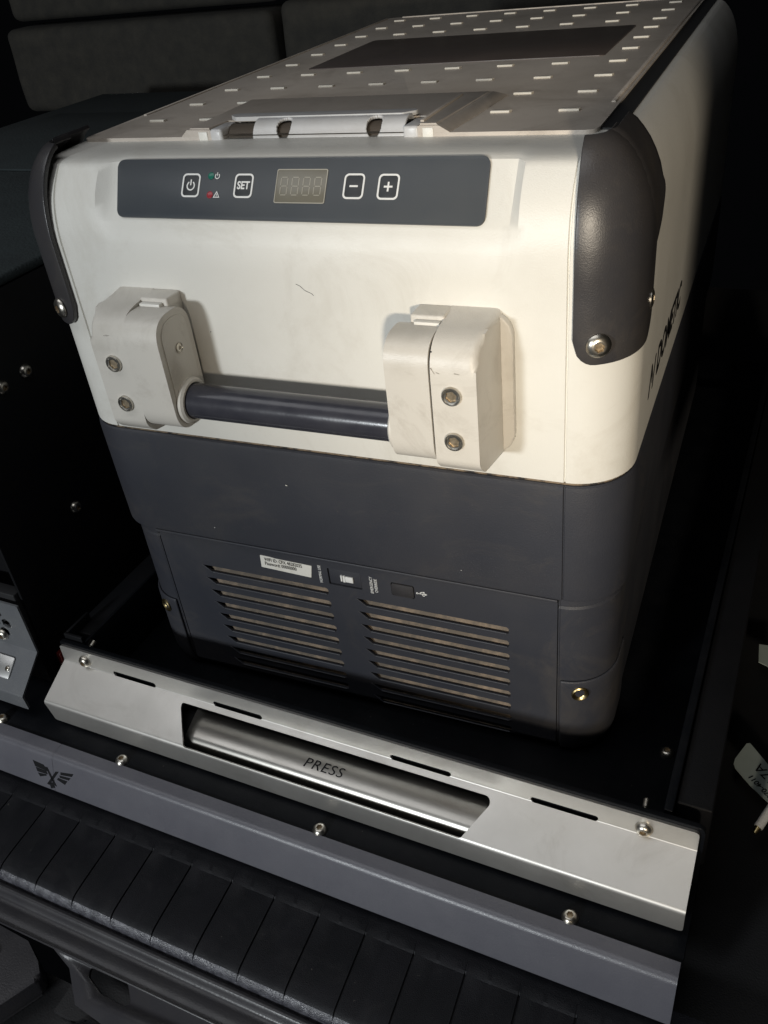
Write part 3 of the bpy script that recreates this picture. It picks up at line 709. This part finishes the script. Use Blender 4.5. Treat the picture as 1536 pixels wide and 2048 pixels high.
bm = bmesh.new(); prism(bm, rrect(-.1215, .1235, .2900, .4350, .004), ZT-.1017, ZT-.1015+.0006, .0004, 2); finish('lid_insert', bm, 'insert', lid)
bm = bmesh.new(); 
# raised centre platform with notch for the latch
pl = [(-.0930, .0632), (-.0765, .0632), (-.0765, .0850), (.0620, .0850), (.0620, .0632), (.0740, .0632), (.0800, .1500), (-.0950, .1500)]
n = len(pl); lo = [(-.0985, .0632), (-.0765, .0632), (-.0765, .0850), (.0620, .0850), (.0620, .0632), (.0810, .0632), (.0880, .1600), (-.102, .1600)]
A = [bm.verts.new((a, b, .5326-.1015)) for a, b in lo]; Bv = [bm.verts.new((a, b, .5372-.1015)) for a, b in pl]
A2 = [bm.verts.new((a, b, .5290-.1015)) for a, b in lo]
for i in range(n):
    j = (i+1) % n; bm.faces.new((A[i], A[j], Bv[j], Bv[i])); bm.faces.new((A2[i], A2[j], A[j], A[i]))
bm.faces.new(Bv)
bmesh.ops.bevel(bm, geom=[e for e in bm.edges if all(v in Bv for v in e.verts)], offset=.0012, segments=3, affect='EDGES')
finish('latch_platform', bm, 'lid', lid, 40)
bm = bmesh.new(); box(bm, .0620, .0645, .068, .1400, .5365-.1015, .5383-.1015, .0006, 2, mtx=None); finish('latch_seam', bm, 'lid', lid)
for xa, xb in ((-.0855, -.0790), (.0650, .0715)):
    bm = bmesh.new(); box(bm, xa, xb, .0626, .0680, .5275-.1015, .5352-.1015, .0005, 2); finish('hinge_pin_cover', bm, 'shell', lid)
# latch: rounded bar with two holes and a thin pull lip
lt = bmesh.new()
cy, cz, rr = .0770, .5280-.1015, .0108
x0, x1 = -.0480, .0525
prof_t = [math.radians(t) for t in range(-60, 181, 3)]
holes_x = (-.0270, .0330)
nx = 260; rows = []
for t in prof_t:
    rows.append([(x0+(x1-x0)*i/nx, cy - rr*math.sin(t)*1.0 if False else cy - rr*math.cos(t-math.pi/2+math.pi/2) , cz + rr*math.sin(t)) for i in range(nx+1)])
V = skin_grid(lt, rows)
kill = []
for f in lt.faces:
    c = f.calc_center_median(); ang = math.degrees(math.atan2(c.z-cz, cy-c.y))
    for hx in holes_x:
        if ((c.x-hx)/.0050)**2 + ((ang-46)/40)**2 < 1: kill.append(f); break
bmesh.ops.delete(lt, geom=list(set(kill)), context='FACES')
lto = finish('latch_bar', lt, 'latch', lid, 60)
md = lto.modifiers.new('s', 'SOLIDIFY'); md.thickness = .0018; md.offset = 0
bm = bmesh.new(); lathe(bm, [(0, 0), (.0088, 0), (.0088, x1+.066), (0, x1+.066)], 24, orient((-.068, cy, cz), (1, 0, 0))); box(bm, -.0760, .0615, .0630, .0860, .5240-.1015, .5262-.1015); finish('latch_core', bm, 'core', lto)
bm = bmesh.new(); box(bm, -.0775, -.0685, .0628, .0840, .5262-.1015, .5366-.1015, .002, 3); finish('latch_end', bm, 'latch', lto); bm = bmesh.new(); box(bm, .0530, .0625, .0628, .0840, .5262-.1015, .5362-.1015, .0015, 3); finish('latch_end', bm, 'latch', lto)
bm = bmesh.new(); prism(bm, fillet([(-.0655, .0775), (.0480, .0775), (.0545, .0835), (.0545, .0880), (-.0720, .0880), (-.0720, .0835)], .003), .5380-.1015, .5404-.1015, .0011, 3); finish('latch_lip', bm, 'latch', lto)
# gasket gap beside the lid
bm = bmesh.new(); box(bm, -.1765, .1742, .0720, .604, .5255-.1015, .5313-.1015); finish('lid_gasket', bm, 'black', G)
# --- control panel film on the slanted flat
def slant(x, t, off):      # t: 0 bottom .. 1 top
    z = .4990 + (.5215-.4990)*t; f = afun(z); y = f(0)
    p0 = Vector((0, afun(.4990)(0), .4990)); p1 = Vector((0, afun(.5215)(0), .5215)); 
    n = Vector((0, -(p1-p0).z, (p1-p0).y)).normalized()
    return Vector((x, y, z)) + n*off
PB = Vector((0, .0045, .4985)); PT = Vector((0, .0255, .5275))
pe = (PT-PB); PH = pe.length; pe = pe.normalized(); pn = Vector((1, 0, 0)).cross(pe); 
PMX = basis(PB + pn*.0010 + OFF, (1, 0, 0), pe)
bm = bmesh.new(); prism(bm, fillet([(-0.1164, 0.0012), (0.1182, 0.0005), (0.1166, 0.0369), (-0.1213, 0.0362)], .0052, 8), -.004, .0006, .0002, 2, mtx=PMX)
cp = finish('control_panel', bm, 'panel', G)
def pxp(px, py):  # picture position of a mark -> panel coordinates
    return PANEL(px, py)
BTN = [('power_button','power',(-0.06518, 0.02053)),('set_button','SET',(-0.02907, 0.02042)),('minus_button','-',(0.04107, 0.02052)),('plus_button','+',(0.06162, 0.02036))]
LCDC = (0.00828, 0.02034)
LEDS = [('green_indicator','green',(-0.05193, 0.02617)),('red_indicator','red',(-0.05122, 0.01503))]
for nm, txt, (cx, cy_) in BTN:
    bm = bmesh.new(); ow = .0062; oh = .0070
    ring_prism(bm, rrect(cx-ow, cx+ow, cy_-oh, cy_+oh, .0026, 6), rrect(cx-ow+.0010, cx+ow-.0010, cy_-oh+.0010, cy_+oh-.0010, .0018, 6), .0005, .0009, PMX)
    b = finish(nm, bm, 'ink', cp)
    bm = bmesh.new(); prism(bm, rrect(cx-ow+.0010, cx+ow-.0010, cy_-oh+.0010, cy_+oh-.0010, .0018, 6), .0004, .0008, .0002, 2, mtx=PMX); finish('button_face', bm, 'button', b)
    Tm = PMX @ Matrix.Translation((cx, cy_, .0010))
    if txt == 'power':
        bm = bmesh.new(); n = 26; r1, r2 = .0021, .0029
        a = [math.radians(90+32+(296)*i/n) for i in range(n+1)]
        skin_grid(bm, [[(r*math.cos(t), r*math.sin(t)-.0003, 0) for t in a] for r in (r1, r2)])
        box(bm, -.0004, .0004, 0, .0034, -.0001, .0001); bmesh.ops.transform(bm, matrix=Tm, verts=bm.verts); finish('power_symbol', bm, 'ink', b, smooth=False)
    elif txt == 'SET':
        put_text('button_lettering', 'SET', .0062, Tm, 'ink', b, .0001, bold=.00018, sx=.86)
    else:
        bm = bmesh.new(); box(bm, -.0025, .0025, -.0005, .0005, -.0001, .0001)
        if txt == '+': box(bm, -.0005, .0005, .00052, .0026, -.0001, .0001); box(bm, -.0005, .0005, -.0026, -.00052, -.0001, .0001)
        bmesh.ops.transform(bm, matrix=Tm, verts=bm.verts); finish('button_symbol', bm, 'ink', b, smooth=False)
cx, cy_ = LCDC
bm = bmesh.new(); prism(bm, rrect(cx-.0157, cx+.0157, cy_-.0093, cy_+.0093, .0008), .0003, .0009, .0002, 2, mtx=PMX); dsp = finish('display', bm, 'lcd', cp)
bm = bmesh.new(); ring_prism(bm, rrect(cx-.0160, cx+.0160, cy_-.0096, cy_+.0096, .0010), rrect(cx-.0156, cx+.0156, cy_-.0092, cy_+.0092, .0008), .0003, .0011, PMX); finish('display_frame', bm, 'seg', dsp)
bm = bmesh.new()
def seg(a, b, c, d): box(bm, a, b, c, d, 0, .0001)
for k in range(4):
    dx = cx - .0107 + k*.0071; w_ = .0021; h_ = .0050
    for yy in (-h_, 0, h_): seg(dx-w_+.0004, dx+w_-.0004, cy_+yy-.00016, cy_+yy+.00016)
    for xx in (-w_, w_):
        for ya, yb in ((-h_+.0005, -.0005), (.0005, h_-.0005)): seg(dx+xx-.00016, dx+xx+.00016, cy_+ya, cy_+yb)
bmesh.ops.transform(bm, matrix=PMX @ Matrix.Translation((0, 0, .00095)), verts=bm.verts); finish('display_digits', bm, 'seg', dsp, smooth=False)
for nm, m_, (cx, cy_) in LEDS:
    bm = bmesh.new(); lathe(bm, [(.0021, 0), (.0021, .0003), (.0016, .0005), (0, .0006)], 24, PMX @ Matrix.Translation((cx, cy_, .0006))); finish(nm, bm, m_, cp)
cx, cy_ = LEDS[0][2]; Tm = PMX @ Matrix.Translation((cx+.0043, cy_, .0008))
bm = bmesh.new(); n = 16; a = [math.radians(90+36+(288)*i/n) for i in range(n+1)]
skin_grid(bm, [[(r*math.cos(t), r*math.sin(t)-.0002, 0) for t in a] for r in (.0012, .0017)]); box(bm, -.00022, .00022, 0, .0020, -.0001, .0001)
bmesh.ops.transform(bm, matrix=Tm, verts=bm.verts); finish('power_symbol', bm, 'ink', cp, smooth=False)
cx, cy_ = LEDS[1][2]; bm = bmesh.new()
tri = lambda r: [(r*math.cos(math.radians(a)), r*math.sin(math.radians(a))) for a in (90, 210, 330)]
ring_prism(bm, tri(.0026), tri(.0017), 0, .0001, PMX @ Matrix.Translation((cx+.0046, cy_-.0003, .0008)))
v_ = box(bm, -.0002, .0002, -.0006, .0010, 0, .0001, mtx=PMX @ Matrix.Translation((cx+.0046, cy_-.0003, .0008)))
finish('warning_symbol', bm, 'ink', cp, smooth=False)
# --- carry handles
ZH0, ZH1 = .3770, .4610
def dprofile(y_front, z0, z1, rt, rb, yb=.0005):
    return fillet([(yb, z0+.004), (y_front, z0), (y_front, z1-.006), (yb, z1)], [0, rb, rt, 0], 10)
for sd in (-1, 1):
    H = bmesh.new()
    # mounting block: outer half, tapered towards the front
    pr = fillet([(.0006, .366), (-.034, .3730), (-.0410, .3800), (-.0410, .4525), (.0006, .4570)], [0, .006, .009, .021, 0], 8)
    xi, xo = .0995, .1250
    ra = [H.verts.new((sd*xi, y, z-.1015)) for y, z in pr]
    rb_ = [H.verts.new((sd*(xo+.0035*(1+y/.041)), y, z-.1015)) for y, z in pr]
    n = len(pr)
    for i in range(n): j = (i+1) % n; H.faces.new((ra[i], ra[j], rb_[j], rb_[i]))
    H.faces.new(ra[::-1]); fo = H.faces.new(rb_)
    bmesh.ops.bevel(H, geom=list(fo.edges), offset=.0045, segments=5, affect='EDGES', profile=.5)
    hb = finish('handle_mount', H, 'handle', G, 40)
    # foot flange against the body
    bm = bmesh.new(); prism(bm, [(sd*a, b-.1015) for a, b in rrect(.094, .1345, .3690, .4555, .012)], -.0050, .0004, .0012, 3, axis='y')
    finish('mount_foot', bm, 'handle', hb)
    # grip block: inner half with pill outline
    pr2 = fillet([(-.006, .3765), (-.0420, .3765), (-.0420, .4530), (-.006, .4530)], [.016, .0165, .0165, .016], 12)
    bm = bmesh.new(); xa, xb = .0735, .0988
    A = [bm.verts.new((sd*xb, y, z-.1015)) for y, z in pr2]; Bq = [bm.verts.new((sd*xa, y, z-.1015)) for y, z in pr2]; n = len(pr2)
    for i in range(n): j = (i+1) % n; bm.faces.new((A[i], A[j], Bq[j], Bq[i]))
    bm.faces.new(A[::-1]); fi = bm.faces.new(Bq)
    bmesh.ops.bevel(bm, geom=list(fi.edges)+list(bm.faces[-2].edges if False else []), offset=.0022, segments=4, affect='EDGES', profile=.5)
    gb = finish('grip_block', bm, 'handle', G, 40)
    # shallow dished inner cover with a rounded saddle over the bar
    pr3 = fillet([(-.0100, .3815), (-.0375, .3815), (-.0375, .4490), (-.0100, .4490)], [.012, .013, .013, .012], 10)
    bm = bmesh.new(); prism(bm, [(y, z-.1015) for y, z in pr3], sd*(xa-.0006), sd*(xa+.001), .0005, 2, axis='x'); finish('inner_cover', bm, 'handle', gb)
    bolt('cover_screw', gb, Vector((sd*(xa-.0007), -.0235, .4290))+OFF, (-sd, 0, 0), .0032, .0006, kind='button')
    bm = bmesh.new(); lathe(bm, [(.0150, 0), (.0150, .0022), (.0135, .0035), (.0120, .0035)], 32, orient(Vector((sd*(xa-.0005), -.0245, .3930))+OFF, (-sd, 0, 0))); finish('bar_collar', bm, 'handle', gb)
    # rear part of the mount, reaching over the grip block, with a small catch
    def bx(bm, a, b, *r): box(bm, min(sd*a, sd*b), max(sd*a, sd*b), *r)
    bm = bmesh.new(); bx(bm, .0800, .1000, -.0150, .0004, .4400-.1015, .4568-.1015, .0012, 3); finish('mount_top', bm, 'handle', hb)
    bm = bmesh.new(); bx(bm, .0835, .0985, -.0190, -.0140, .4505-.1015, .4545-.1015, .0006, 2); finish('handle_catch', bm, 'shell', hb)
    bm = bmesh.new(); prism(bm, [(y*.94-.0008, (z-.4147)*.975+.4147-.1015) for y, z in pr2], sd*.0984, sd*.1002, axis='x'); finish('handle_gap', bm, 'black', hb)
    for z in (.4235, .3955):
        bolt('handle_bolt', hb, Vector((sd*.1110, -.0412, z))+OFF, (0, -1, 0), .0055, .001, kind='flush')
bm = bmesh.new(); lathe(bm, [(.0113, 0), (.0113, .150)], 48, orient(Vector((-.0750, -.0245, .3930))+OFF, (1, 0, 0))); finish('grip_bar', bm, 'tube', G, 60)
# --- side lettering (on the right face)
me = text_mesh('DOMETIC', .026, bold=.0007, shear=.18, align='LEFT', sx=1.02, space=1.03, extrude=.0001)
me.transform(basis(Vector((.1992, .1000, .3820))+OFF, (0, 1, 0), (0, 0, 1))); link('side_lettering', me, 'blackink', G, smooth=False)
bm = bmesh.new()
for q in ([(.068, .373), (.0715, .373), (.0800, .392), (.0765, .392)], [(.0765, .392), (.0800, .392), (.0835, .3830), (.0810, .3780)], [(.0835, .373), (.0870, .373), (.0955, .392), (.0920, .392)]):
    prism(bm, [(y, z-.1015) for y, z in q], .1991, .1993, axis='x')
finish('side_logo', bm, 'blackink', G, smooth=False)
# --- scuffs and hairline scratches
bm = bmesh.new()
def hair(pts, w=.00018, y=-.00006):
    for (a, b), (c, d) in zip(pts, pts[1:]):
        v = Vector((c-a, 0, d-b)); nn_ = Vector((-v.z, 0, v.x)).normalized()*w
        q = [Vector((a, y, b))-nn_, Vector((c, y, d))-nn_*.7, Vector((c, y, d))+nn_*.7, Vector((a, y, b))+nn_]
        bm.faces.new([bm.verts.new(p_+OFF) for p_ in q])
hair([(.0035, .4645), (.0060, .4635), (.0090, .4608), (.0130, .4592), (.0142, .4580)]); finish('hairline_scratch', bm, 'blackink', G, smooth=False)
for a_, b_, c_, d_, w_ in ((-.0640, .4300, -.0636, .4296, .0004), (.1180, .4480, .1183, .4476, .0004), (.0700, .4180, .0701, .4176, .0003), (-.1000, .2700, -.0995, .2698, .0004), (-.03, .3190, -.0285, .3188, .0004), (.0950, .2700, .0952, .2696, .0003)):
    bm = bmesh.new(); hair([(a_, b_), (c_, d_)], w_, y=-.00006 if b_ > .35 else -.0016); finish('speck', bm, 'blackink' if b_ > .35 else 'sticker', G, smooth=False)
bm = bmesh.new()
def sc(x, z, l, a, y=-.04115, w=.0002):
    v = Vector((math.cos(a), 0, math.sin(a)))*l; nn_ = Vector((-v.z, 0, v.x)).normalized()*w; p_ = Vector((x, y, z))+OFF
    bm.faces.new([bm.verts.new(q) for q in (p_-nn_, p_+v-nn_*.5, p_+v+nn_*.5, p_+nn_)])
bm.free()
for x, z, l, a in ((.1000, .4390, .004, -1.0), (.1030, .4366, .002, -.3), (.1130, .4368, .003, -.1), (-.113, .4420, .003, -.1)):
    bm = bmesh.new(); sc(x, z, l, a); finish('scuff_mark', bm, 'scuff', G, smooth=False)
